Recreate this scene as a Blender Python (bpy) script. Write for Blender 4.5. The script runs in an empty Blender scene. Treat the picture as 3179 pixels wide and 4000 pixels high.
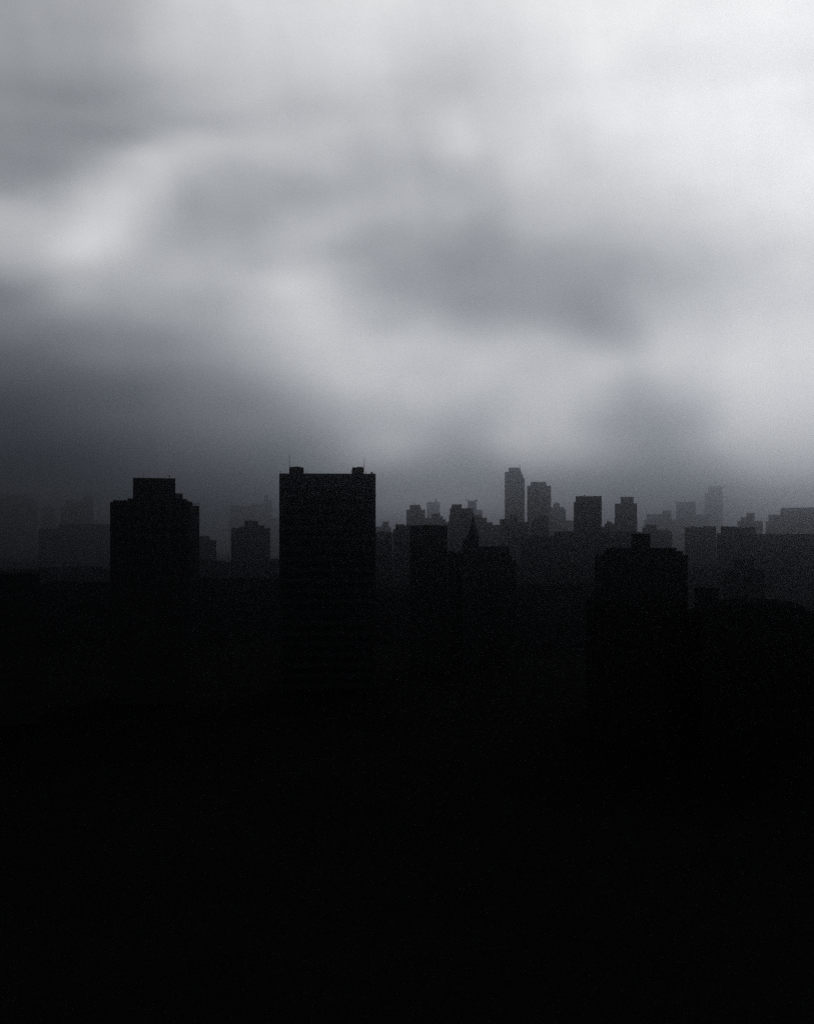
import bpy, bmesh, math, random
import numpy as np
from mathutils import Vector, Matrix

R = math.radians
scn = bpy.context.scene
col = scn.collection

# ------------------------------------------------------------------ camera
W, H = 3179.0, 4000.0
CX, HOR = W / 2, 2134.0            # image centre column, row of the horizon
F = (W / 2) / math.tan(R(20))      # focal length in photo pixels (40 degrees across)
EYE = 45.0                         # camera height above the street

cam_d = bpy.data.cameras.new('camera')
cam = bpy.data.objects.new('camera', cam_d)
col.objects.link(cam)
cam_d.sensor_fit = 'HORIZONTAL'
cam_d.sensor_width = 36
cam_d.lens = 36 * F / W
cam_d.shift_y = (HOR - H / 2) / W  # level camera: uprights stay upright
cam_d.clip_start = 0.5
cam_d.clip_end = 40000
cam.location = (0, 0, EYE)
cam.rotation_euler = (R(90), 0, 0)
scn.camera = cam

# ------------------------------------------------------------------ view, sampling
scn.view_settings.view_transform = 'Standard'
scn.view_settings.look = 'None'
scn.view_settings.exposure = 0
scn.view_settings.gamma = 1
scn.cycles.volume_bounces = 1
scn.cycles.max_bounces = 5
scn.cycles.use_denoising = False

# ------------------------------------------------------------------ sky (overcast, an opening in the cloud ahead)
def lin(g):
    g = np.asarray(g, float) / 255
    return np.where(g <= .04045, g / 12.92, ((g + .055) / 1.055) ** 2.4)

SKY_X = np.array([60.0, 130.0, 200.0, 275.0, 350.0, 425.0, 500.0, 575.0, 650.0, 725.0, 800.0, 875.0, 950.0, 1025.0, 1100.0, 1175.0, 1250.0, 1325.0, 1400.0, 1475.0, 1550.0, 1660.0])
SKY = {
    -60: [171, 178, 192, 183, 216, 232, 233, 243, 228, 235, 261, 242, 225, 241, 233, 263, 264, 251, 251, 240, 264, 249],
    0: [170, 177, 191, 182, 215, 231, 232, 242, 227, 234, 260, 241, 224, 240, 232, 262, 263, 250, 250, 239, 263, 248],
    60: [170, 165, 159, 186, 225, 201, 218, 234, 220, 237, 229, 228, 232, 234, 237, 245, 252, 263, 245, 257, 250, 250],
    140: [161, 175, 183, 183, 207, 205, 206, 221, 217, 225, 224, 215, 196, 213, 228, 230, 255, 238, 222, 223, 245, 226],
    180: [141, 109, 122, 137, 179, 185, 215, 201, 214, 218, 201, 217, 173, 224, 211, 234, 237, 254, 254, 244, 259, 251],
    220: [158, 150, 148, 176, 189, 198, 196, 208, 168, 200, 220, 209, 204, 205, 219, 248, 241, 250, 247, 249, 260, 227],
    260: [144, 141, 172, 157, 163, 157, 179, 180, 188, 187, 182, 173, 235, 214, 221, 227, 241, 247, 250, 235, 257, 239],
    290: [135, 134, 120, 126, 168, 231, 214, 232, 258, 243, 241, 194, 250, 210, 246, 227, 222, 225, 245, 239, 248, 260],
    315: [155, 154, 119, 168, 265, 217, 176, 207, 213, 173, 202, 174, 246, 194, 232, 206, 241, 246, 254, 242, 253, 234],
    340: [165, 169, 133, 245, 238, 191, 177, 189, 229, 178, 235, 161, 223, 173, 233, 220, 203, 233, 253, 225, 259, 261],
    370: [68, 146, 147, 252, 185, 182, 193, 177, 192, 168, 137, 163, 191, 197, 246, 230, 253, 227, 232, 243, 253, 214],
    400: [169, 157, 215, 257, 167, 168, 183, 153, 176, 167, 198, 197, 171, 198, 211, 201, 203, 215, 245, 205, 244, 253],
    430: [217, 221, 235, 256, 151, 163, 181, 165, 164, 175, 220, 197, 210, 172, 213, 199, 219, 209, 237, 190, 258, 242],
    460: [180, 176, 234, 237, 169, 185, 149, 163, 254, 262, 169, 157, 201, 181, 197, 210, 193, 208, 216, 229, 223, 256],
    490: [211, 225, 264, 248, 142, 180, 157, 170, 208, 115, 163, 175, 188, 125, 207, 188, 192, 213, 197, 184, 243, 228],
    520: [194, 274, 256, 215, 192, 183, 210, 189, 219, 120, 196, 159, 162, 144, 177, 163, 181, 166, 220, 195, 224, 229],
    550: [183, 253, 226, 187, 203, 202, 178, 170, 221, 181, 179, 178, 129, 153, 163, 165, 171, 165, 197, 181, 204, 205],
    580: [163, 196, 195, 184, 200, 228, 238, 224, 188, 242, 75, 189, 140, 169, 158, 164, 122, 169, 180, 191, 198, 253],
    610: [105, 231, 202, 239, 223, 152, 156, 253, 261, 153, 186, 159, 161, 165, 170, 163, 172, 190, 164, 201, 210, 227],
    640: [135, 187, 135, 159, 175, 166, 210, 213, 242, 196, 197, 176, 142, 147, 168, 157, 127, 191, 212, 221, 217, 244],
    670: [137, 168, 148, 180, 196, 171, 228, 235, 214, 280, 160, 253, 136, 165, 143, 134, 116, 181, 232, 200, 235, 223],
    700: [128, 105, 144, 91, 131, 147, 147, 210, 238, 210, 140, 224, 178, 200, 215, 225, 138, 105, 224, 228, 234, 250],
    730: [103, 135, 169, 164, 144, 181, 186, 225, 223, 255, 226, 255, 219, 213, 245, 205, 208, 167, 275, 235, 244, 272],
    760: [94, 116, 120, 149, 152, 153, 173, 216, 217, 252, 229, 223, 219, 240, 207, 222, 244, 227, 252, 246, 258, 256],
    790: [95, 82, 111, 96, 118, 162, 179, 232, 187, 258, 260, 258, 235, 263, 244, 222, 241, 191, 244, 233, 258, 288],
    820: [72, 81, 86, 78, 119, 98, 77, 160, 177, 260, 209, 238, 239, 194, 226, 237, 251, 143, 213, 252, 254, 297],
    850: [52, 79, 107, 39, 142, 129, 113, 144, 175, 219, 209, 254, 233, 198, 250, 244, 227, 169, 203, 212, 233, 302],
    880: [49, 76, 100, 92, 136, 103, 155, 164, 142, 216, 207, 231, 204, 214, 256, 257, 190, 163, 154, 199, 256, 325],
    910: [66, 67, 93, 69, 100, 128, 114, 127, 165, 185, 220, 217, 182, 145, 202, 249, 161, 168, 173, 210, 261, 330],
    940: [10, 29, 56, 50, 100, 100, 130, 136, 66, 168, 275, 240, 179, 198, 298, 276, 260, 175, 153, 235, 295, 330],
    980: [1, 12, 16, 63, 89, 79, 101, 94, 135, 176, 250, 195, 158, 142, 249, 224, 219, 188, 147, 189, 201, 330],
    1020: [1, 1, 1, 18, 56, 84, 70, 81, 94, 114, 128, 133, 164, 146, 144, 137, 133, 123, 149, 171, 158, 330],
    1060: [1, 1, 1, 1, 1, 1, 24, 69, 115, 165, 215, 250, 237, 224, 211, 195, 178, 166, 155, 146, 139, 171],
    1100: [1, 1, 1, 1, 1, 1, 17, 49, 75, 90, 99, 99, 99, 99, 99, 98, 96, 96, 96, 106, 105, 132],
    1140: [0, 0, 0, 0, 0, 0, 13, 35, 54, 63, 68, 68, 69, 69, 69, 68, 68, 69, 70, 76, 76, 97],
    1180: [0, 0, 0, 0, 0, 0, 6, 18, 27, 32, 34, 34, 34, 34, 34, 34, 34, 34, 35, 38, 38, 49],
    1230: [0] * 22,
}
fd = (1713 / 2) / math.tan(R(20))
ys = np.array(sorted(SKY))
tab = np.array([lin(SKY[y]) for y in ys])
AZ = np.linspace(-23.8, 23.8, 28)                    # degrees
T0, DT, NR = -0.03, 0.0175, 32                    # rows of tan(elevation)
def sky_at(az, t):
    x = 1713 / 2 + fd * math.tan(R(az))
    y = 1150 - fd * t / math.cos(R(az))
    col_v = [np.interp(x, SKY_X, tab[i]) for i in range(len(ys))]
    return float(np.interp(y, ys, col_v))

world = bpy.data.worlds.new('World')
scn.world = world
world.use_nodes = True
nt = world.node_tree
nt.nodes.clear()
def N(tree, typ, **kw):
    n = tree.nodes.new(typ)
    for k, v in kw.items():
        setattr(n, k, v)
    return n
def M(tree, op, a, b=None, c=None, clamp=False):
    n = tree.nodes.new('ShaderNodeMath'); n.operation = op; n.use_clamp = clamp
    for i, v in enumerate((a, b, c)):
        if v is None: continue
        if isinstance(v, (int, float)): n.inputs[i].default_value = v
        else: tree.links.new(v, n.inputs[i])
    return n.outputs[0]
tc = N(nt, 'ShaderNodeTexCoord')
sep = N(nt, 'ShaderNodeSeparateXYZ')
nt.links.new(tc.outputs['Generated'], sep.inputs[0])
# drifting cloud texture that bends and mottles the large masses
mp = N(nt, 'ShaderNodeMapping'); mp.inputs['Scale'].default_value = (1, 1, 1.8)
nt.links.new(tc.outputs['Generated'], mp.inputs[0])
n1 = N(nt, 'ShaderNodeTexNoise'); n1.inputs['Scale'].default_value = 9; n1.inputs['Detail'].default_value = 3
n2 = N(nt, 'ShaderNodeTexNoise'); n2.inputs['Scale'].default_value = 14; n2.inputs['Detail'].default_value = 4
nt.links.new(mp.outputs[0], n1.inputs['Vector']); nt.links.new(mp.outputs[0], n2.inputs['Vector'])
sc_ = N(nt, 'ShaderNodeSeparateColor'); nt.links.new(n1.outputs['Color'], sc_.inputs[0])
az = M(nt, 'ARCTAN2', sep.outputs['X'], sep.outputs['Y'])
hyp = M(nt, 'SQRT', M(nt, 'ADD', M(nt, 'MULTIPLY', sep.outputs['X'], sep.outputs['X']), M(nt, 'MULTIPLY', sep.outputs['Y'], sep.outputs['Y'])))
t = M(nt, 'DIVIDE', sep.outputs['Z'], M(nt, 'MAXIMUM', hyp, 1e-4))
az = M(nt, 'ADD', az, M(nt, 'MULTIPLY_ADD', sc_.outputs[0], .024, -.012))
t = M(nt, 'ADD', t, M(nt, 'MULTIPLY', M(nt, 'MULTIPLY_ADD', sc_.outputs[1], .022, -.011), M(nt, 'MULTIPLY', t, 4, clamp=True)))
AZSPAN = 40.0                                     # the ramps run from -40 to +40 degrees
pos = M(nt, 'MULTIPLY_ADD', az, 1 / (2 * R(AZSPAN)), .5)
row = M(nt, 'MULTIPLY_ADD', t, 1 / DT, -T0 / DT)
total = None
for i in range(NR):
    tt = T0 + DT * i
    rp = N(nt, 'ShaderNodeValToRGB')
    cr = rp.color_ramp; cr.interpolation = 'B_SPLINE'
    stops = [(-AZSPAN, 0.0), (-33, .35 * sky_at(-24, tt))] + [(a, sky_at(a, tt)) for a in AZ] + [(33, .5 * sky_at(24, tt)), (AZSPAN, 0.0)]
    while len(cr.elements) < len(stops): cr.elements.new(.5)
    for e, (a, v) in zip(cr.elements, stops):
        e.position = (a + AZSPAN) / (2 * AZSPAN)
    for e, (a, v) in zip(cr.elements, stops):
        e.color = (v, v, v, 1)
    nt.links.new(pos, rp.inputs[0])
    d = M(nt, 'SUBTRACT', row, float(i))
    w = M(nt, 'EXPONENT', M(nt, 'MULTIPLY', M(nt, 'MULTIPLY', d, d), -1 / (2 * .36)))
    total = M(nt, 'MULTIPLY', rp.outputs[0], w) if total is None else M(nt, 'MULTIPLY_ADD', rp.outputs[0], w, total)
total = M(nt, 'MULTIPLY', total, 1 / (.6 * math.sqrt(2 * math.pi)))
total = M(nt, 'MULTIPLY', total, M(nt, 'MULTIPLY_ADD', n2.outputs[0], .2, .9))
# faint slanting shafts under the cloud
cv = N(nt, 'ShaderNodeCombineXYZ')
nt.links.new(M(nt, 'MULTIPLY_ADD', az, 16.0, M(nt, 'MULTIPLY', t, 3.5)), cv.inputs[0]); nt.links.new(M(nt, 'MULTIPLY', t, 2.2), cv.inputs[1])
n3 = N(nt, 'ShaderNodeTexNoise'); n3.inputs['Scale'].default_value = 1.0; n3.inputs['Detail'].default_value = 2.5
nt.links.new(cv.outputs[0], n3.inputs['Vector'])
total = M(nt, 'MULTIPLY', total, M(nt, 'MULTIPLY_ADD', n3.outputs[0], .3, .85))
up = M(nt, 'MULTIPLY', t, 8, clamp=True)
total = M(nt, 'ADD', total, M(nt, 'MULTIPLY', up, .004))     # the heavy cloud overhead and behind
comb = N(nt, 'ShaderNodeCombineColor')
for k, p in enumerate((1.035, 1.0, .951)):
    nt.links.new(M(nt, 'POWER', total, p), comb.inputs[k])
bg = N(nt, 'ShaderNodeBackground'); bg.inputs['Strength'].default_value = 1.0
wo = N(nt, 'ShaderNodeOutputWorld')
nt.links.new(comb.outputs[0], bg.inputs[0]); nt.links.new(bg.outputs[0], wo.inputs[0])

# a veiled sun high on the right, ahead of the camera, nearly lost in the cloud
sun_d = bpy.data.lights.new('sun', 'SUN')
sun_d.energy = .04; sun_d.angle = R(20); sun_d.color = (1, .98, .95)
sun = bpy.data.objects.new('sun', sun_d); col.objects.link(sun)
sun_az, sun_el = R(24), R(24)
sdir = Vector((math.sin(sun_az) * math.cos(sun_el), math.cos(sun_az) * math.cos(sun_el), math.sin(sun_el)))
sun.rotation_euler = sdir.to_track_quat('Z', 'Y').to_euler()

# ------------------------------------------------------------------ materials
def mat_facade(name, wall, glass, px, pz, fw=.5, fh=.5, seed=0.):
    m = bpy.data.materials.new(name); m.use_nodes = True
    t_ = m.node_tree; b = t_.nodes['Principled BSDF']
    tcn = N(t_, 'ShaderNodeTexCoord'); s = N(t_, 'ShaderNodeSeparateXYZ')
    t_.links.new(tcn.outputs['Object'], s.inputs[0])
    geo = N(t_, 'ShaderNodeNewGeometry'); gs = N(t_, 'ShaderNodeSeparateXYZ')
    t_.links.new(geo.outputs['Normal'], gs.inputs[0])
    fx = M(t_, 'FRACT', M(t_, 'MULTIPLY', M(t_, 'ADD', M(t_, 'ADD', s.outputs[0], s.outputs[1]), 500.13 + seed), 1 / px))
    fz = M(t_, 'FRACT', M(t_, 'MULTIPLY', s.outputs[2], 1 / pz))
    inx = M(t_, 'LESS_THAN', M(t_, 'ABSOLUTE', M(t_, 'SUBTRACT', fx, .5)), fw / 2)
    inz = M(t_, 'LESS_THAN', M(t_, 'ABSOLUTE', M(t_, 'SUBTRACT', fz, .5)), fh / 2)
    side = M(t_, 'LESS_THAN', M(t_, 'ABSOLUTE', gs.outputs[2]), .5)
    mask = M(t_, 'MULTIPLY', M(t_, 'MULTIPLY', inx, inz), side)
    nz = N(t_, 'ShaderNodeTexNoise'); nz.inputs['Scale'].default_value = .35; nz.inputs['Detail'].default_value = 6
    t_.links.new(tcn.outputs['Object'], nz.inputs['Vector'])
    wr = N(t_, 'ShaderNodeMix', data_type='RGBA')
    t_.links.new(nz.outputs[0], wr.inputs[0])
    wr.inputs[6].default_value = (*[c * .7 for c in wall], 1); wr.inputs[7].default_value = (*[c * 1.25 for c in wall], 1)
    mx = N(t_, 'ShaderNodeMix', data_type='RGBA')
    t_.links.new(mask, mx.inputs[0]); t_.links.new(wr.outputs[2], mx.inputs[6]); mx.inputs[7].default_value = (*glass, 1)
    t_.links.new(mx.outputs[2], b.inputs['Base Color'])
    t_.links.new(M(t_, 'MULTIPLY_ADD', mask, -.65, .85), b.inputs['Roughness'])
    t_.links.new(M(t_, 'MULTIPLY_ADD', mask, .2, 0.), b.inputs['Specular IOR Level'])
    return m
def mat_plain(name, c, rough=.8, scale=2.0, spec=0.):
    m = bpy.data.materials.new(name); m.use_nodes = True
    t_ = m.node_tree; b = t_.nodes['Principled BSDF']
    tcn = N(t_, 'ShaderNodeTexCoord')
    nz = N(t_, 'ShaderNodeTexNoise'); nz.inputs['Scale'].default_value = scale; nz.inputs['Detail'].default_value = 5
    t_.links.new(tcn.outputs['Object'], nz.inputs['Vector'])
    mx = N(t_, 'ShaderNodeMix', data_type='RGBA'); t_.links.new(nz.outputs[0], mx.inputs[0])
    mx.inputs[6].default_value = (*[v * .6 for v in c], 1); mx.inputs[7].default_value = (*[v * 1.4 for v in c], 1)
    t_.links.new(mx.outputs[2], b.inputs['Base Color']); b.inputs['Roughness'].default_value = rough; b.inputs['Specular IOR Level'].default_value = spec
    return m
BRICK = mat_facade('dark_brick', (.062, .060, .062), (.045, .046, .05), 2.8, 3.1, .42, .5)
STONE = mat_facade('grey_stone', (.078, .079, .082), (.055, .057, .062), 3.2, 3.4, .45, .55, 1.7)
PANEL = mat_facade('concrete_panel', (.072, .074, .08), (.05, .053, .06), 1.9, 3.5, .6, .5, .6)
PLAIN = mat_plain('blank_wall', (.07, .068, .066), .85, .5)
SPAN = mat_plain('spandrel_concrete', (.07, .072, .077), .8, .6)
TAR = mat_plain('tarred_wall', (.03, .03, .032), .9, .6)
GLASS = mat_plain('window_glass', (.03, .033, .038), .2, .8)
METAL = mat_plain('dark_metal', (.05, .05, .052), .5, 6)
WOOD = mat_plain('tank_wood', (.06, .05, .045), .9, 4)
SLATE = mat_plain('slate_roof', (.05, .052, .056), .7, 1.5)
EARTH = mat_plain('dark_ground', (.034, .034, .034), .95, .03, 0.)

# ------------------------------------------------------------------ mesh helpers
class MB:
    def __init__(s): s.v, s.f = [], []
    def add(s, vs, fs):
        o = len(s.v); s.v += [tuple(p) for p in vs]; s.f += [tuple(o + i for i in f) for f in fs]
    def box(s, x0, x1, y0, y1, z0, z1):
        s.add([(x0, y0, z0), (x1, y0, z0), (x1, y1, z0), (x0, y1, z0), (x0, y0, z1), (x1, y0, z1), (x1, y1, z1), (x0, y1, z1)],
              [(3, 2, 1, 0), (4, 5, 6, 7), (0, 1, 5, 4), (1, 2, 6, 5), (2, 3, 7, 6), (3, 0, 4, 7)])
    def prism(s, pts, y0, y1):            # outline (x,z), counter-clockwise seen from the front
        n = len(pts)
        s.add([(x, y0, z) for x, z in pts] + [(x, y1, z) for x, z in pts],
              [tuple(range(n)), tuple(range(2 * n - 1, n - 1, -1))] + [((i + 1) % n, i, n + i, n + (i + 1) % n) for i in range(n)])
    def cyl(s, x, y, z0, z1, r0, r1, n=14):
        a = [2 * math.pi * i / n for i in range(n)]
        vs = [(x + r0 * math.cos(q), y + r0 * math.sin(q), z0) for q in a] + [(x + r1 * math.cos(q), y + r1 * math.sin(q), z1) for q in a]
        s.add(vs, [tuple(range(n - 1, -1, -1)), tuple(range(n, 2 * n))] + [(i, (i + 1) % n, n + (i + 1) % n, n + i) for i in range(n)])
    def build(s, name, mat, parent=None):
        me = bpy.data.meshes.new(name)
        me.from_pydata(s.v, [], s.f); me.materials.append(mat); me.update()
        o = bpy.data.objects.new(name, me); col.objects.link(o)
        if parent: o.parent = parent
        return o

class Building:
    """A building square on to the viewer's street: columns and rows of the photo become real metres at its own distance."""
    def __init__(s, name, label, cat, D, uc, group=None):
        s.D, s.phi = D, math.atan((uc - CX) / F)
        s.e = bpy.data.objects.new(name, None); col.objects.link(s.e)
        s.e.location = (D * math.sin(s.phi), D * math.cos(s.phi), 0)
        s.e.rotation_euler = (0, 0, -s.phi)
        s.e['label'] = label; s.e['category'] = cat
        if group: s.e['group'] = group
    def x(s, u, y=0): return (s.D + y) * math.tan(math.atan((u - CX) / F) - s.phi)
    def z(s, v, u=None, y=0):
        xx = 0 if u is None else s.x(u, y)
        Y = (s.D + y) * math.cos(s.phi) - xx * math.sin(s.phi)
        return EYE + (HOR - v) / F * Y
    def boxes(s, name, mat, lst, parent=None):
        """lst of (u0, u1, vtop, y_front, depth, bottom): bottom None = street, else a row of the photo"""
        if name == 'parapet' and len(lst) > 1:
            for q in lst: s.boxes(name, mat, [q], parent)
            return None
        m = MB()
        for u0, u1, v, y, d, b in lst:
            um = (u0 + u1) / 2
            zb = -1.0 if b is None else s.z(b, um, y)
            m.box(s.x(u0, y), s.x(u1, y), y, y + d, zb, s.z(v, um, y))
        return m.build(name, mat, parent or s.e)
    def mast(s, u, v0, v1, y, r=.06, lean=0, bars=()):
        m = MB(); x0 = s.x(u, y); z0, z1 = s.z(v1, u, y), s.z(v0, u, y)
        x1 = s.x(u + lean, y)
        n = 4
        for i in range(n):
            a, b = i / n, (i + 1) / n
            ra, rb = r * (1.3 - .6 * a), r * (1.3 - .6 * b)
            xa, xb = x0 + (x1 - x0) * a, x0 + (x1 - x0) * b
            za, zb = z0 + (z1 - z0) * a, z0 + (z1 - z0) * b
            ang = [2 * math.pi * k / 8 for k in range(8)]
            m.add([(xa + ra * math.cos(q), y + ra * math.sin(q), za) for q in ang] + [(xb + rb * math.cos(q), y + rb * math.sin(q), zb) for q in ang],
                  [tuple(range(7, -1, -1)), tuple(range(8, 16))] + [(k, (k + 1) % 8, 8 + (k + 1) % 8, 8 + k) for k in range(8)])
        for ua, ub, v in bars:
            z = s.z(v, u, y); m.box(s.x(ua, y), s.x(ub, y), y - r * .8, y + r * .8, z - r, z + r)
        return m.build('mast', METAL, s.e)
    def tank(s, u0, u1, v, vb, y):
        """rooftop water tank on legs: barrel, conical lid"""
        xa, xb = s.x(u0, y), s.x(u1, y); x, r = (xa + xb) / 2, (xb - xa) / 2
        zt, zb = s.z(v, (u0 + u1) / 2, y), s.z(vb, (u0 + u1) / 2, y); h = zt - zb
        m = MB()
        m.cyl(x, y + r, zb + h * .25, zt - h * .22, r, r * .94); m.cyl(x, y + r, zt - h * .219, zt, r * 1.02, r * .08)
        for a in (.25, .75, 1.25, 1.75):
            q = a * math.pi; m.cyl(x + r * .7 * math.cos(q), y + r + r * .7 * math.sin(q), zb - .3, zb + h * .252, r * .09, r * .09, 6)
        return m.build('water_tank', WOOD, s.e)
    def railing(s, u0, u1, v, vb, y, n=8):
        m = MB(); xa, xb = s.x(u0, y), s.x(u1, y); um = (u0 + u1) / 2
        zt, zb = s.z(v, um, y), s.z(vb, um, y)
        for i in range(n + 1):
            x = xa + (xb - xa) * i / n; m.box(x - .04, x + .04, y, y + .08, zb - .1, zt)
        for k in (.5, .99): m.box(xa - .05, xb + .05, y - .03, y - .001, zb + (zt - zb) * k - .05, zb + (zt - zb) * k + .05)
        return m.build('railing', METAL, s.e)
    def cornice(s, u0, u1, v, vb, y, depth):
        um = (u0 + u1) / 2; m = MB()
        z1, z0 = s.z(v, um, y), s.z(vb, um, y); h = z1 - z0
        for k, (a, b) in enumerate(((0, .35), (.351, .65), (.651, 1))):
            o = -.25 * (2 - k)
            m.box(s.x(u0, y) - o, s.x(u1, y) + o, y + o * .9, y + depth - o * .9, z0 + h * a, z0 + h * b)
        return m.build('cornice', STONE, s.e)
    def clutter(s, u0, u1, v, vb, y, seed, n=9, mat=None):
        """vents, bulkheads and hatches along a roof edge"""
        r = random.Random(seed); um = (u0 + u1) / 2
        zb = s.z(vb, um, y); hm = s.z(v, um, y) - zb; xa, xb = s.x(u0, y), s.x(u1, y)
        x = xa
        while x < xb:
            w = (xb - xa) / n * r.uniform(.5, 1.3); hh = hm * r.uniform(.35, 1)
            yy = y + r.uniform(0, 1.5); m = MB()
            if r.random() < .35: m.cyl(x + w / 2, yy + w / 2, zb - .2, zb + hh, w * .4, w * .4, 10)
            else: m.box(x, min(x + w, xb), yy, yy + r.uniform(1, 2.5), zb - .2, zb + hh)
            m.build('roof_vent', mat or METAL, s.e)
            x += w * r.uniform(.9, 1.25)

# ------------------------------------------------------------------ ground
g = MB()
nx, ny = 60, 60
rr = random.Random(4)
xs = [-6500 + 13000 * i / nx for i in range(nx + 1)]
yy = [-250 + 10600 * (j / ny) ** 1.8 for j in range(ny + 1)]
for j in range(ny + 1):
    for i in range(nx + 1):
        g.v.append((xs[i], yy[j], rr.uniform(-.6, 0)))
for j in range(ny):
    for i in range(nx):
        a = j * (nx + 1) + i; g.f.append((a, a + 1, a + nx + 2, a + nx + 1))
ground = g.build('ground', EARTH); ground['kind'] = 'structure'

# ------------------------------------------------------------------ near, black buildings
# long slab with two rooftop boxes and two whip masts
b = Building('slab_tower', 'broad black slab tower with two roof boxes each beside a thin mast', 'tower', 350, 1279)
yf = .35
b.boxes('body', GLASS, [(1096, 1462, 1860, yf, 12.5, None)])
b.boxes('end_wall', PLAIN, [(1090.5, 1102, 1849, 0, 13.2, None)])
b.boxes('end_wall', PLAIN, [(1456, 1467.5, 1850, 0, 13.2, None)])
b.boxes('parapet', SPAN, [(1102, 1456, 1849.5, .12, 12.9, 1866)])
ztop = b.z(1866, 1279, 0); k = 0
z = ztop - 1.7
while z > 2:
    m = MB(); m.box(b.x(1102, .14), b.x(1456, .14), .14, .345, z - 1.45, z); m.build('spandrel', SPAN, b.e); z -= 3.3
for i in range(15):
    x = b.x(1102) + (b.x(1456) - b.x(1102)) * i / 14
    m = MB(); m.box(x - .12, x + .12, .2, .348, 0, ztop - .02); m.build('mullion', METAL, b.e)
b.boxes('penthouse', PLAIN, [(1130, 1176, 1823.5, 3, 6, 1854), (1174, 1185.5, 1827, 3.6, 4.5, 1854)])
b.boxes('penthouse', PLAIN, [(1376.5, 1420, 1825.5, 3, 6, 1854)])
m = MB(); xx = b.x(1160, 4); m.cyl(xx, 6.2, b.z(1824.5, 1160, 4), b.z(1821, 1160, 4), 1.0, .85, 18); m.cyl(b.x(1181, 4), 5.8, b.z(1828, 1180, 4), b.z(1824.5, 1180, 4), .3, .3, 10); m.build('water_tank', METAL, b.e)
m = MB(); xx = b.x(1406, 4); m.cyl(xx, 6.2, b.z(1826, 1406, 4), b.z(1822.5, 1406, 4), 1.0, .9, 18); m.build('water_tank', METAL, b.e)
b.mast(1130.5, 1774, 1852, 2.7, .07)
b.mast(1420.5, 1783, 1852, 2.7, .07, lean=2.5)
b.railing(1371, 1376, 1837, 1851, 3.2, 2)
b.boxes('vent_box', METAL, [(1448, 1455, 1844, 2.5, 1.2, 1854)])
for u, v in ((1098, 1841), (1199, 1837), (1429, 1839), (1456, 1840), (1398, 1816), (1157, 1815)):
    b.mast(u, v, 1853 if u not in (1398, 1157) else 1826, 2.2 if u not in (1398, 1157) else 4.5, .045)

# stepped tower on the left
b = Building('apartment_tower', 'black tower with a big block on top, stepped roof, left of the slab', 'tower', 330, 585)
b.boxes('body', BRICK, [(430, 739, 1962, 0, 16, None), (441, 739.5, 1957, .5, 15, 1970), (498, 730, 1947.5, 1.2, 13, 1966)])
b.boxes('penthouse', PLAIN, [(519, 668, 1867, 2, 10, 1952), (667.5, 685, 1868, 2.2, 9.5, 1946)])
b.clutter(441, 498, 1952.5, 1957, .8, 3, 8)
b.clutter(690, 738, 1954, 1957.5, .9, 8, 5)
b.mast(560, 1850, 1868, 3, .035)
b.mast(661.5, 1855, 1868.5, 3, .045, bars=((653, 669, 1861), (657, 666, 1857.5)))

b = Building('apartment_building', 'dim building with a roof railing behind right edge of the stepped tower', 'building', 520, 735)
b.boxes('body', STONE, [(690, 779, 1975.5, 0, 16, None), (690, 752, 1959.5, .6, 12, 1980)])
b.boxes('penthouse', PLAIN, [(682, 714, 1927.5, 2, 8, 1962)])
b.railing(753, 779, 1966.5, 1975.5, .5, 7)
b.mast(697, 1922, 1929, 3, .05)

b = Building('low_block', 'lowest black block at the far left edge of the skyline', 'building', 300, 70)
b.boxes('body', BRICK, [(-60, 156, 2247, 0, 14, None), (-60, 118, 2243, .4, 12, 2260)])
b.boxes('parapet', PLAIN, [(118, 156, 2245, -.1, 13, 2248.5)])

# church group
b = Building('flat_roofed_block', 'flat topped black block left of the church spire', 'building', 400, 1675)
b.boxes('body', BRICK, [(1601, 1748, 2053.5, 0, 15, None), (1640, 1703, 2050.8, .5, 13, 2060)])
b.boxes('parapet', PLAIN, [(1601, 1640, 2051.9, .1, 14.8, 2053.8), (1703, 1748, 2052.5, .1, 14.8, 2053.8)])

b = Building('church', 'black church tower with a slender flared spire', 'church', 425, 1838)
b.boxes('tower', STONE, [(1806, 1869.5, 2106, 0, 6, None)])
b.cornice(1806.5, 1869, 2103.8, 2107, .1, 5.8)
m = MB(); cx_ = b.x(1848, 3); zb, zt = b.z(2104.5, 1848, 3), b.z(2014, 1848, 3); hh = zt - zb
prof = [(0, 2.42), (.07, 2.28), (.22, 1.86), (.45, 1.33), (.75, .62), (.99, .04)]
for (a, ra), (c, rb) in zip(prof[:-1], prof[1:]):
    m.cyl(cx_, 3.0, zb + hh * a, zb + hh * c, ra, rb, 8)
sp = m.build('spire', SLATE, b.e)
m = MB(); m.box(cx_ - .06, cx_ + .06, 2.94, 3.06, zt - .8, zt + 1.3); m.box(cx_ - .4, cx_ + .4, 2.95, 3.05, zt + .5, zt + .65); m.build('cross', METAL, b.e)
m = MB()
zr = b.z(2152, 1765, 4)
pts = [(b.x(1749, 6), -1), (b.x(1869, 6), -1), (b.x(1869, 6), b.z(2158, 1850, 6)), (b.x(1782, 6), b.z(2158.5, 1800, 6)), (b.x(1749, 6), b.z(2149.5, 1765, 6))]
m.prism(pts, 6.2, 22); m.build('nave', STONE, b.e)

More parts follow.
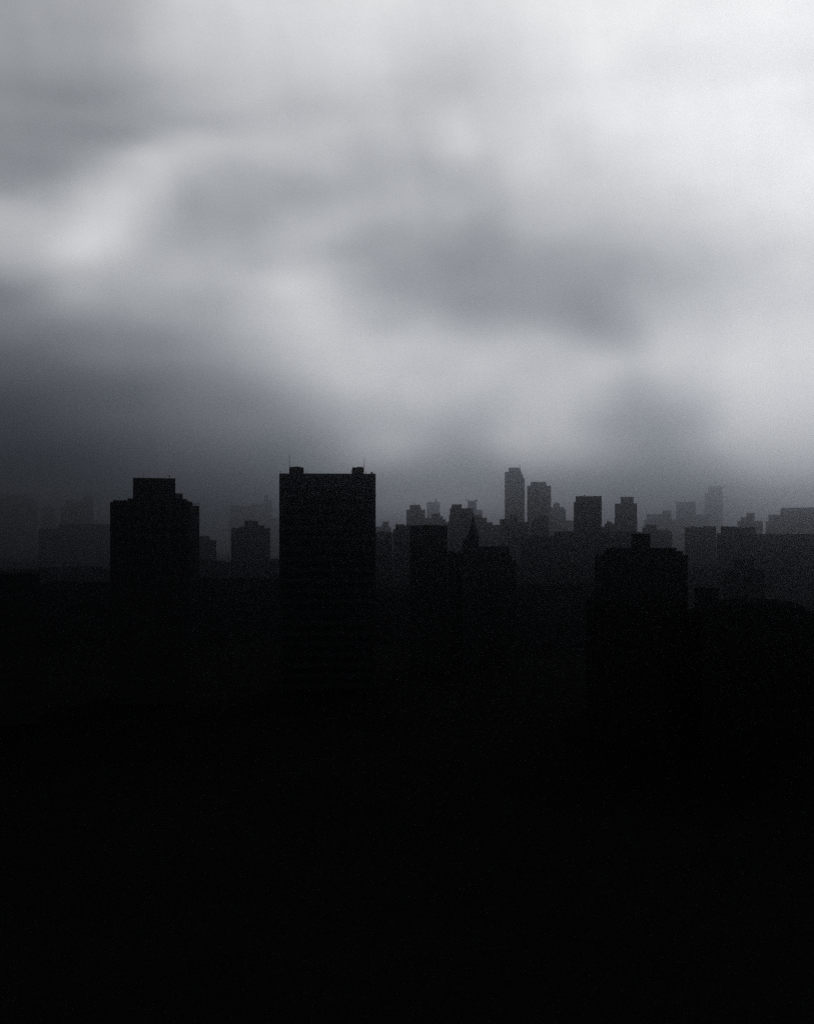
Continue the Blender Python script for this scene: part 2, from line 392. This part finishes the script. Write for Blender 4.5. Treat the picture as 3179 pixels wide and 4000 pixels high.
b = Building('stepped_block', 'black block stepping down to the right beside the church spire', 'building', 440, 1940)
b.boxes('body', BRICK, [(1867, 1988, 2135.2, 0, 16, None), (1988, 2000, 2171, .5, 14, None), (2000, 2017, 2189.5, .9, 13, None)])
b.boxes('parapet', PLAIN, [(1867, 1988, 2133.8, -.12, 15, 2135.6)])
b.boxes('bulkhead', PLAIN, [(1972, 1989.5, 2150, .8, 5, 2173)])

# big stepped block on the right
b = Building('ziggurat_block', 'broad black stepped block with one square box centred on its roof', 'building', 300, 2505)
b.boxes('body', BRICK, [(2323, 2686, 2172, 0, 18, None), (2358, 2668, 2153, .6, 16, 2180), (2367, 2642, 2141.8, 1.2, 14, 2160)])
b.boxes('penthouse', PLAIN, [(2465, 2540, 2087, 4, 6, 2146)])
b.cornice(2466, 2539, 2085.4, 2088, 4.1, 5.8)
b.boxes('parapet', PLAIN, [(2323, 2358, 2169.8, -.1, 17, 2172.4), (2668, 2686, 2170.4, -.1, 17, 2172.4), (2367, 2642, 2140.2, 1.1, 13.8, 2142.2)])
b.mast(2332, 2158, 2172, 1, .05, bars=((2328, 2336, 2159),))
b.boxes('bulkhead', METAL, [(2329, 2336, 2160, 2, 1.2, 2173)])

b = Building('low_block', 'lower black block in front of the broad stepped block', 'building', 255, 2448)
b.boxes('body', TAR, [(2290, 2598, 2346, 0, 14, None), (2400, 2470, 2343, .5, 6, 2350)])

b = Building('square_block', 'small square black block right of the broad stepped block', 'building', 290, 2759)
b.boxes('body', BRICK, [(2711, 2807, 2304, 0, 12, None)])
b.boxes('parapet', TAR, [(2711, 2807, 2302.3, -.1, 11.8, 2304.3)])

b = Building('arched_hall', 'black hall with a long low curved roof at the lower right', 'building', 262, 2900)
m = MB(); m.box(b.x(2740, .4), b.x(3150, .4), .4, 27.6, -1, b.z(2390, 2900, 0)); m.build('body', TAR, b.e)
m = MB(); pts = []
for i in range(21):
    q = i / 20; u = 2735 + (3160 - 2735) * q
    pts.append((b.x(u), b.z(2386 - 28 * (1 - (2 * q - 1) ** 2) ** .7, 2900)))
pts = [(b.x(2735), b.z(2391, 2900)), (b.x(3160), b.z(2391, 2900))] + pts[::-1]
m.prism(pts, 0, 28); m.build('roof', TAR, b.e)

b = Building('low_block', 'lowest black roof just right of the foot of the broad stepped block', 'building', 275, 2690)
b.boxes('body', TAR, [(2596, 2745, 2389, 0, 14, None)])
b.boxes('bulkhead', TAR, [(2640, 2662, 2385.5, 2, 4, 2392)])
b = Building('low_block', 'black block beyond the right end of the curved roof', 'building', 330, 3160)
b.boxes('body', TAR, [(3060, 3340, 2399, 0, 16, None), (3120, 3190, 2395, .5, 8, 2404)])

# ------------------------------------------------------------------ middle distance
def simple(name, label, cat, D, mat, body, pent=(), **kw):
    us = [q for s in body for q in s[:2]]
    b = Building(name, label, cat, D, (min(us) + max(us)) / 2)
    d = kw.get('depth', 18)
    base = max(s[2] for s in body)
    lst = []
    for i, s in enumerate(body):
        lst.append((s[0], s[1], s[2], .35 * i, d - .8 * i, s[3] if len(s) > 3 else None))
    b.boxes('body', mat, lst)
    for p in pent:
        b.boxes('penthouse', PLAIN, [(p[0], p[1], p[2], 2.5, d * .45, p[3])])
    return b

b = simple('low_terrace', 'dark low terrace filling the gap right of the black block with steps', 'building', 880, BRICK, [(2019, 2330, 2209, None), (2050, 2110, 2205, 2215), (2200, 2290, 2203, 2215)])
b.clutter(2120, 2195, 2204, 2209, 1, 12, 8)
b.tank(2294, 2304, 2196, 2209, 2)
b = simple('low_terrace', 'dark low roofs between the stepped tower and the slab', 'building', 1100, BRICK, [(742, 1100, 2199), (742, 880, 2191, 2205), (1060, 1100, 2235 - 52, 2205)])
b.clutter(890, 1050, 2193, 2199, 1, 5, 12)
b = simple('low_terrace', 'dark low roofs under the hazy towers at far left', 'building', 1300, BRICK, [(-60, 440, 2222), (150, 235, 2216, 2230), (262, 400, 2212, 2230)])
b.boxes('chimney', PLAIN, [(245, 255, 2197, 2, 1.6, 2225)])
b = simple('low_terrace', 'dark ragged low roofs right of the square black block', 'building', 1000, BRICK, [(2686, 2830, 2222)])
b.clutter(2690, 2825, 2215, 2222, .5, 17, 14)

b = simple('low_terrace', 'added black row of roofs along the bottom of the left haze, left of the stepped tower', 'building', 560, BRICK, [(150, 432, 2278), (190, 300, 2272, 2290)])  # added nearer row, a darker step in the haze's fade to black
b.clutter(310, 420, 2273, 2278, .5, 41, 7)
b = simple('low_terrace', 'added black row of roofs between the feet of the stepped tower and the slab', 'building', 580, BRICK, [(742, 1092, 2262), (760, 860, 2257, 2270), (980, 1040, 2255, 2270)])  # added row, steps the haze between the towers down to black
b.clutter(870, 975, 2257, 2262, .5, 43, 7)
b = simple('low_terrace', 'added black roofs in the narrow gap between the slab and the flat topped block', 'building', 540, BRICK, [(1464, 1606, 2297), (1500, 1560, 2292, 2305)])  # added roofs, darken the lower haze in this gap by a step
b = simple('low_terrace', 'added black row of roofs at the left foot of the broad stepped block', 'building', 520, BRICK, [(2012, 2328, 2288), (2050, 2120, 2283, 2300), (2215, 2320, 2281, 2300)])  # added row, one more dark step under the fading haze
b.clutter(2130, 2210, 2283, 2288, .5, 47, 6)

b = simple('corniced_building', 'dark building with wide cornices and a raised top at right', 'building', 640, STONE, [(2826, 2984, 2240), (2866, 2944, 2192, 2245)], depth=18)
b.cornice(2818, 2992, 2227, 2241, -.2, 18.4); b.cornice(2862, 2948, 2186, 2193, .2, 16)
for i in range(6):
    u = 2834 + i * 29; m = MB(); m.box(b.x(u), b.x(u + 7), -.35, -.002, 0, b.z(2243, u)); m.build('pilaster', STONE, b.e)

b = simple('domed_block', 'dim low block with a shallow domed roof at the right foot of the slab', 'building', 1020, PLAIN, [(1440, 1533, 2082)])
m = MB(); pts = [(b.x(1440, .5), b.z(2083, 1490)), (b.x(1533, .5), b.z(2083, 1490))]
for i in range(13):
    q = 1 - i / 12; pts.append((b.x(1440 + 93 * q, .5), b.z(2081 - 5 * (1 - (2 * q - 1) ** 2), 1490)))
m.prism(pts, .5, 15); m.build('roof', SLATE, b.e)
b = simple('stepped_house', 'dim building stepping up to the right against the flat black block', 'building', 1000, BRICK, [(1534, 1640, 2067), (1544, 1640, 2052, 2070), (1544, 1579, 2048, 2056)])
b.mast(1549, 2037, 2050, 3, .12)
b = simple('faint_house', 'small faint grey house top with a tapering box beside the slab', 'building', 2900, STONE, [(1440, 1529, 2060), (1440, 1491, 2057, 2063)], [(1496, 1519, 2037, 2062)])
m = MB(); m.prism([(b.x(1488, 2), b.z(2058.5, 1492, 2)), (b.x(1496, 2), b.z(2058.5, 1492, 2)), (b.x(1496, 2), b.z(2042, 1492, 2))], 2, 10); m.build('roof', SLATE, b.e)

b = simple('office_tower', 'grey hazy tower with notched shoulders and a tall mast, right of the slab', 'tower', 2500, STONE, [(1587, 1661, 1992.5), (1655, 1661, 1990, 1998)], [(1600, 1642.5, 1972, 1995)])
m = MB(); m.prism([(b.x(1642.8, 3), b.z(1993, 1644, 3)), (b.x(1648, 3), b.z(1993, 1644, 3)), (b.x(1642.8, 3), b.z(1978, 1644, 3))], 3, 9); m.build('roof', SLATE, b.e)
b.boxes('shoulder', PLAIN, [(1587.5, 1600, 1990.5, 1, 8, 1994)])
b.mast(1620, 1944, 1973, 4, .3)
b = simple('ridge_building', 'grey hazy building with a raised middle and thin mast, left of the spire', 'building', 2400, STONE, [(1661.5, 1760, 2039), (1661.5, 1741, 2028, 2044), (1661.5, 1730, 2023, 2034), (1685, 1730, 2017, 2028)], [(1685.5, 1719, 2005.5, 2020)])
b.mast(1672, 1985, 2024, 3, .3)
b = simple('faint_tower', 'palest ghost of a tower behind the tower with the tall mast', 'tower', 7000, PANEL, [(1667, 1718, 1961)], [(1700, 1706, 1949, 1963)], depth=40)

b = simple('broad_tower', 'dim grey tower with an off-centre top box rising behind the church spire', 'tower', 1450, PANEL, [(1751.5, 1849, 2035), (1754, 1848.5, 2011, 2038), (1757, 1847.5, 1985, 2015)], [(1764, 1803, 1970, 1990)])
b = simple('horned_tower', 'faint grey tower with small projecting horns on its flat top', 'tower', 4800, STONE, [(1827, 1884, 1992), (1827, 1861, 1956.5, 1996)], depth=30)
b.boxes('roof_beam', METAL, [(1818, 1829, 1952, 3, 3, 1955.5)]); b.boxes('roof_beam', METAL, [(1854, 1865, 1951.5, 3, 3, 1957.5)])
b = simple('terraced_building', 'grey hazy building descending in four steps right of the church spire', 'building', 2000, STONE, [(1836, 1957, 2050), (1836, 1923, 2040, 2055), (1836, 1902, 2022, 2045), (1836, 1883, 2012, 2030)])

b = simple('flat_tower', 'dim block with a square turret, below the tallest pale tower', 'building', 1550, BRICK, [(1952, 2064.5, 2039), (1952, 2021.5, 2027.5, 2045)], [(1990.5, 2021, 2010.5, 2032)])
b = simple('turret_block', 'dim narrow block rising in steps to a right turret, below the second pale tower', 'building', 1500, BRICK, [(2073, 2141, 2037), (2087, 2139, 2023.5, 2042)], [(2108, 2133, 2013, 2027)])
b.mast(2072, 2032, 2038, 2, .15)

b = simple('skyscraper', 'tallest pale grey skyscraper with chamfered rounded top', 'skyscraper', 3300, PANEL, [(1971, 2049, 1866), (1971, 2043, 1852, 1872), (1971, 2037, 1843, 1860)], depth=45)
m = MB(); m.prism([(b.x(1986, 2), b.z(1845, 2008, 2)), (b.x(2037, 2), b.z(1845, 2008, 2)), (b.x(2031, 2), b.z(1831, 2008, 2)), (b.x(2024, 2), b.z(1826.5, 2008, 2)), (b.x(1996, 2), b.z(1826, 2008, 2)), (b.x(1986, 2), b.z(1828.5, 2008, 2))], 2.2, 30); m.build('crown', PLAIN, b.e)
b.mast(2029.5, 1813, 1830, 6, .6)
b = simple('skyscraper', 'second tallest pale grey tower with even square shoulders', 'skyscraper', 2800, PANEL, [(2058.5, 2152, 1899)], [(2072.5, 2134, 1882, 1902)], depth=40)
b.boxes('parapet', PLAIN, [(2058.5, 2072, 1897.5, -.3, 30, 1899.6), (2135, 2152, 1897.5, -.3, 30, 1899.6)])
b = simple('pale_block', 'pale grey block with a small central turret, right of the two pale towers', 'building', 3700, STONE, [(2140, 2245, 2033), (2140, 2210, 1990, 2038), (2140, 2203, 1981, 1996)], [(2161, 2185, 1966, 1986)], depth=30)
m = MB(); m.cyl(b.x(2173, 8), 8, b.z(1967, 2173, 8), b.z(1962.5, 2173, 8), 6, 3, 12); m.build('dome', SLATE, b.e)

b = simple('long_block', 'long dim flat roofed block below the dark rectangular tower', 'building', 1120, BRICK, [(2162, 2500, 2077.5), (2177, 2262, 2076, 2080)])
b = simple('long_block', 'dim flat roofed block low in front of the two pale towers', 'building', 960, BRICK, [(2036, 2168, 2096.5)])
b.boxes('parapet', PLAIN, [(2036, 2168, 2095.3, -.1, 16, 2097)])
b = simple('dark_tower', 'plain dark rectangular tower standing apart in the right half', 'tower', 1280, PANEL, [(2240.5, 2350, 1961), (2248, 2350, 1939.5, 1966)])
b.boxes('parapet', PLAIN, [(2248, 2350, 1937.7, .2, 14, 1940)])
b.boxes('vent_box', METAL, [(2279, 2284, 1933.5, 4, 2, 1940)])
b.boxes('belt_course', SPAN, [(2241, 2349.5, 1976, -.15, 15, 1979)])
b = simple('gabled_house', 'dim ragged rooftop in the gap between the dark tower and capped tower', 'building', 1750, BRICK, [(2340, 2402, 2057), (2361, 2402, 2045, 2060)], [(2369.5, 2388, 2038, 2050)])
b.tank(2371, 2378, 2033, 2038.2, 4)
b = simple('capped_tower', 'grey tower with a narrower overhanging cap right of the dark rectangular tower', 'tower', 1950, PANEL, [(2400, 2489, 2023), (2401, 2488, 1966.5, 2030)], [(2424, 2475, 1944, 1970)])
b.boxes('cap', PLAIN, [(2424, 2476, 1940.5, 2, 11, 1944), (2418.5, 2432, 1942.5, 1.6, 9, 1945)])

b = simple('rooftop_group', 'hazy low building with uneven roof behind the box on the stepped block', 'building', 1900, STONE, [(2490, 2625, 2078), (2508, 2618, 2071, 2082), (2508, 2566, 2060, 2075), (2524, 2562, 2049, 2065)])
b.tank(2600, 2607, 2061, 2071, 3)
b = simple('faint_block', 'faint wide stepped building fading into haze at right', 'building', 5600, STONE, [(2515, 2690, 2030), (2525, 2622, 2008, 2034), (2587, 2622, 1994, 2012)], depth=40)
b = simple('faint_block', 'very faint broad mass behind the flat grey double block', 'building', 7200, STONE, [(2640, 2770, 2010), (2640, 2718, 1960, 2014)], depth=40)
b = simple('faint_tower', 'faintest tall tower almost lost in bright haze at right', 'tower', 9600, PANEL, [(2752, 2824, 1925), (2766, 2822, 1899, 1930)], depth=50)
b = simple('double_block', 'flat grey double block with a bump on its roof at right', 'building', 1650, STONE, [(2673, 2745, 2059.5), (2745, 2797, 2056)])
b.clutter(2697, 2712, 2053, 2060, 1, 21, 2)
b.clutter(2750, 2795, 2054, 2056.5, 1, 25, 6)
b.boxes('wing', STONE, [(2690, 2704, 2152, -12, 10, None)])
b = simple('wide_block', 'wide dim block with a ragged raised roof section at the right edge', 'building', 1350, BRICK, [(2798, 3300, 2087.5), (2815, 2950, 2062, 2092)], depth=22)
b.boxes('parapet', PLAIN, [(2950, 3300, 2085.6, -.1, 20, 2088), (2798, 2815, 2083.5, -.1, 20, 2088)])
m = MB(); m.prism([(b.x(2815, .3), b.z(2063, 2880)), (b.x(2898, .3), b.z(2063, 2880)), (b.x(2898, .3), b.z(2059, 2880)), (b.x(2815, .3), b.z(2054.5, 2880))], .3, 12); m.build('roof', SLATE, b.e)
b.tank(2910, 2922, 2057, 2063, 1.5); b.tank(2927, 2943, 2055.5, 2063, 1.5)
b.clutter(2940, 2950, 2058, 2063, 1, 31, 2)
for u, v in ((2860, 2052), (2868, 2050)): b.mast(u, v, 2058, 2, .07)
b = simple('stepped_high_rise', 'pale stepped high rise rising toward the right edge', 'building', 4200, STONE, [(2990, 3260, 2037), (3001, 3260, 2009.5, 2042), (3054, 3260, 1982, 2014)], depth=40)
m = MB(); m.prism([(b.x(3047, 1.4), b.z(2011, 3050)), (b.x(3054, 1.4), b.z(2011, 3050)), (b.x(3054, 1.4), b.z(1984, 3050)), (b.x(3047, 1.4), b.z(1990, 3050))], 1.4, 20); m.build('bay', STONE, b.e)
b = simple('pale_tower', 'small pale tower with lower wings behind the wide block', 'building', 3900, STONE, [(2880, 2979, 2035), (2894, 2947, 2020, 2040), (2915.5, 2947, 2003, 2025)], depth=30)

# ------------------------------------------------------------------ far left haze
b = simple('hazy_block', 'dark hazy block half cut by the left edge', 'building', 7000, STONE, [(-60, 144, 1945), (-60, 128, 1930, 1950)], depth=30)
b = simple('hazy_block', 'faint narrow block between the one at the left edge and the turreted one', 'building', 7000, STONE, [(164, 216, 1981)], depth=30)
b = simple('hazy_block', 'faint block with a turret on its right, left of the stepped tower', 'building', 6000, STONE, [(237, 363, 1976), (254, 363, 1958, 1980)], [(328, 363, 1936, 1962)], depth=30)
b = simple('hazy_block', 'dim flat block touching the left side of the stepped tower', 'building', 3400, BRICK, [(150, 460, 2066), (228, 460, 2046.5, 2070)])

b = simple('dim_house', 'dim two level block at the right foot of the stepped tower', 'building', 1700, BRICK, [(760, 845, 2109), (760, 818, 2094, 2114)])
b.boxes('parapet', PLAIN, [(840, 845.5, 2107, -.2, 10, 2110)])
b = simple('gap_tower', 'dim symmetrical stepped tower in the gap left of the slab', 'tower', 1350, BRICK, [(903, 1055, 2062), (935, 1033, 2057, 2066), (955, 1033, 2052, 2061)], [(955.5, 1008, 2034.5, 2056)])
b.boxes('vent_box', METAL, [(974, 979, 2031, 4, 1.5, 2036)])
b = simple('faint_mass', 'faint stepped mass with a small tower just left of the slab', 'building', 7000, STONE, [(895, 1100, 2021), (895, 1062, 1975, 2026), (977, 1062, 1967, 1980), (1028, 1060, 1952, 1972)], [(1033, 1048, 1934, 1956)], depth=40)

# ------------------------------------------------------------------ haze
HB = MB(); HB.box(-7200, 7200, -300, 10500, -2, 580)
hz = HB.build('haze', bpy.data.materials.new('haze_air')); hz['kind'] = 'stuff'
hm = hz.data.materials[0]; hm.use_nodes = True; ht = hm.node_tree; ht.nodes.clear()
pv = N(ht, 'ShaderNodeVolumePrincipled'); ho = N(ht, 'ShaderNodeOutputMaterial')
pv.inputs['Color'].default_value = (.605, .64, .70, 1)
pv.inputs['Density'].default_value = 1 / 3800
pv.inputs['Anisotropy'].default_value = .965
ht.links.new(pv.outputs[0], ho.inputs['Volume'])
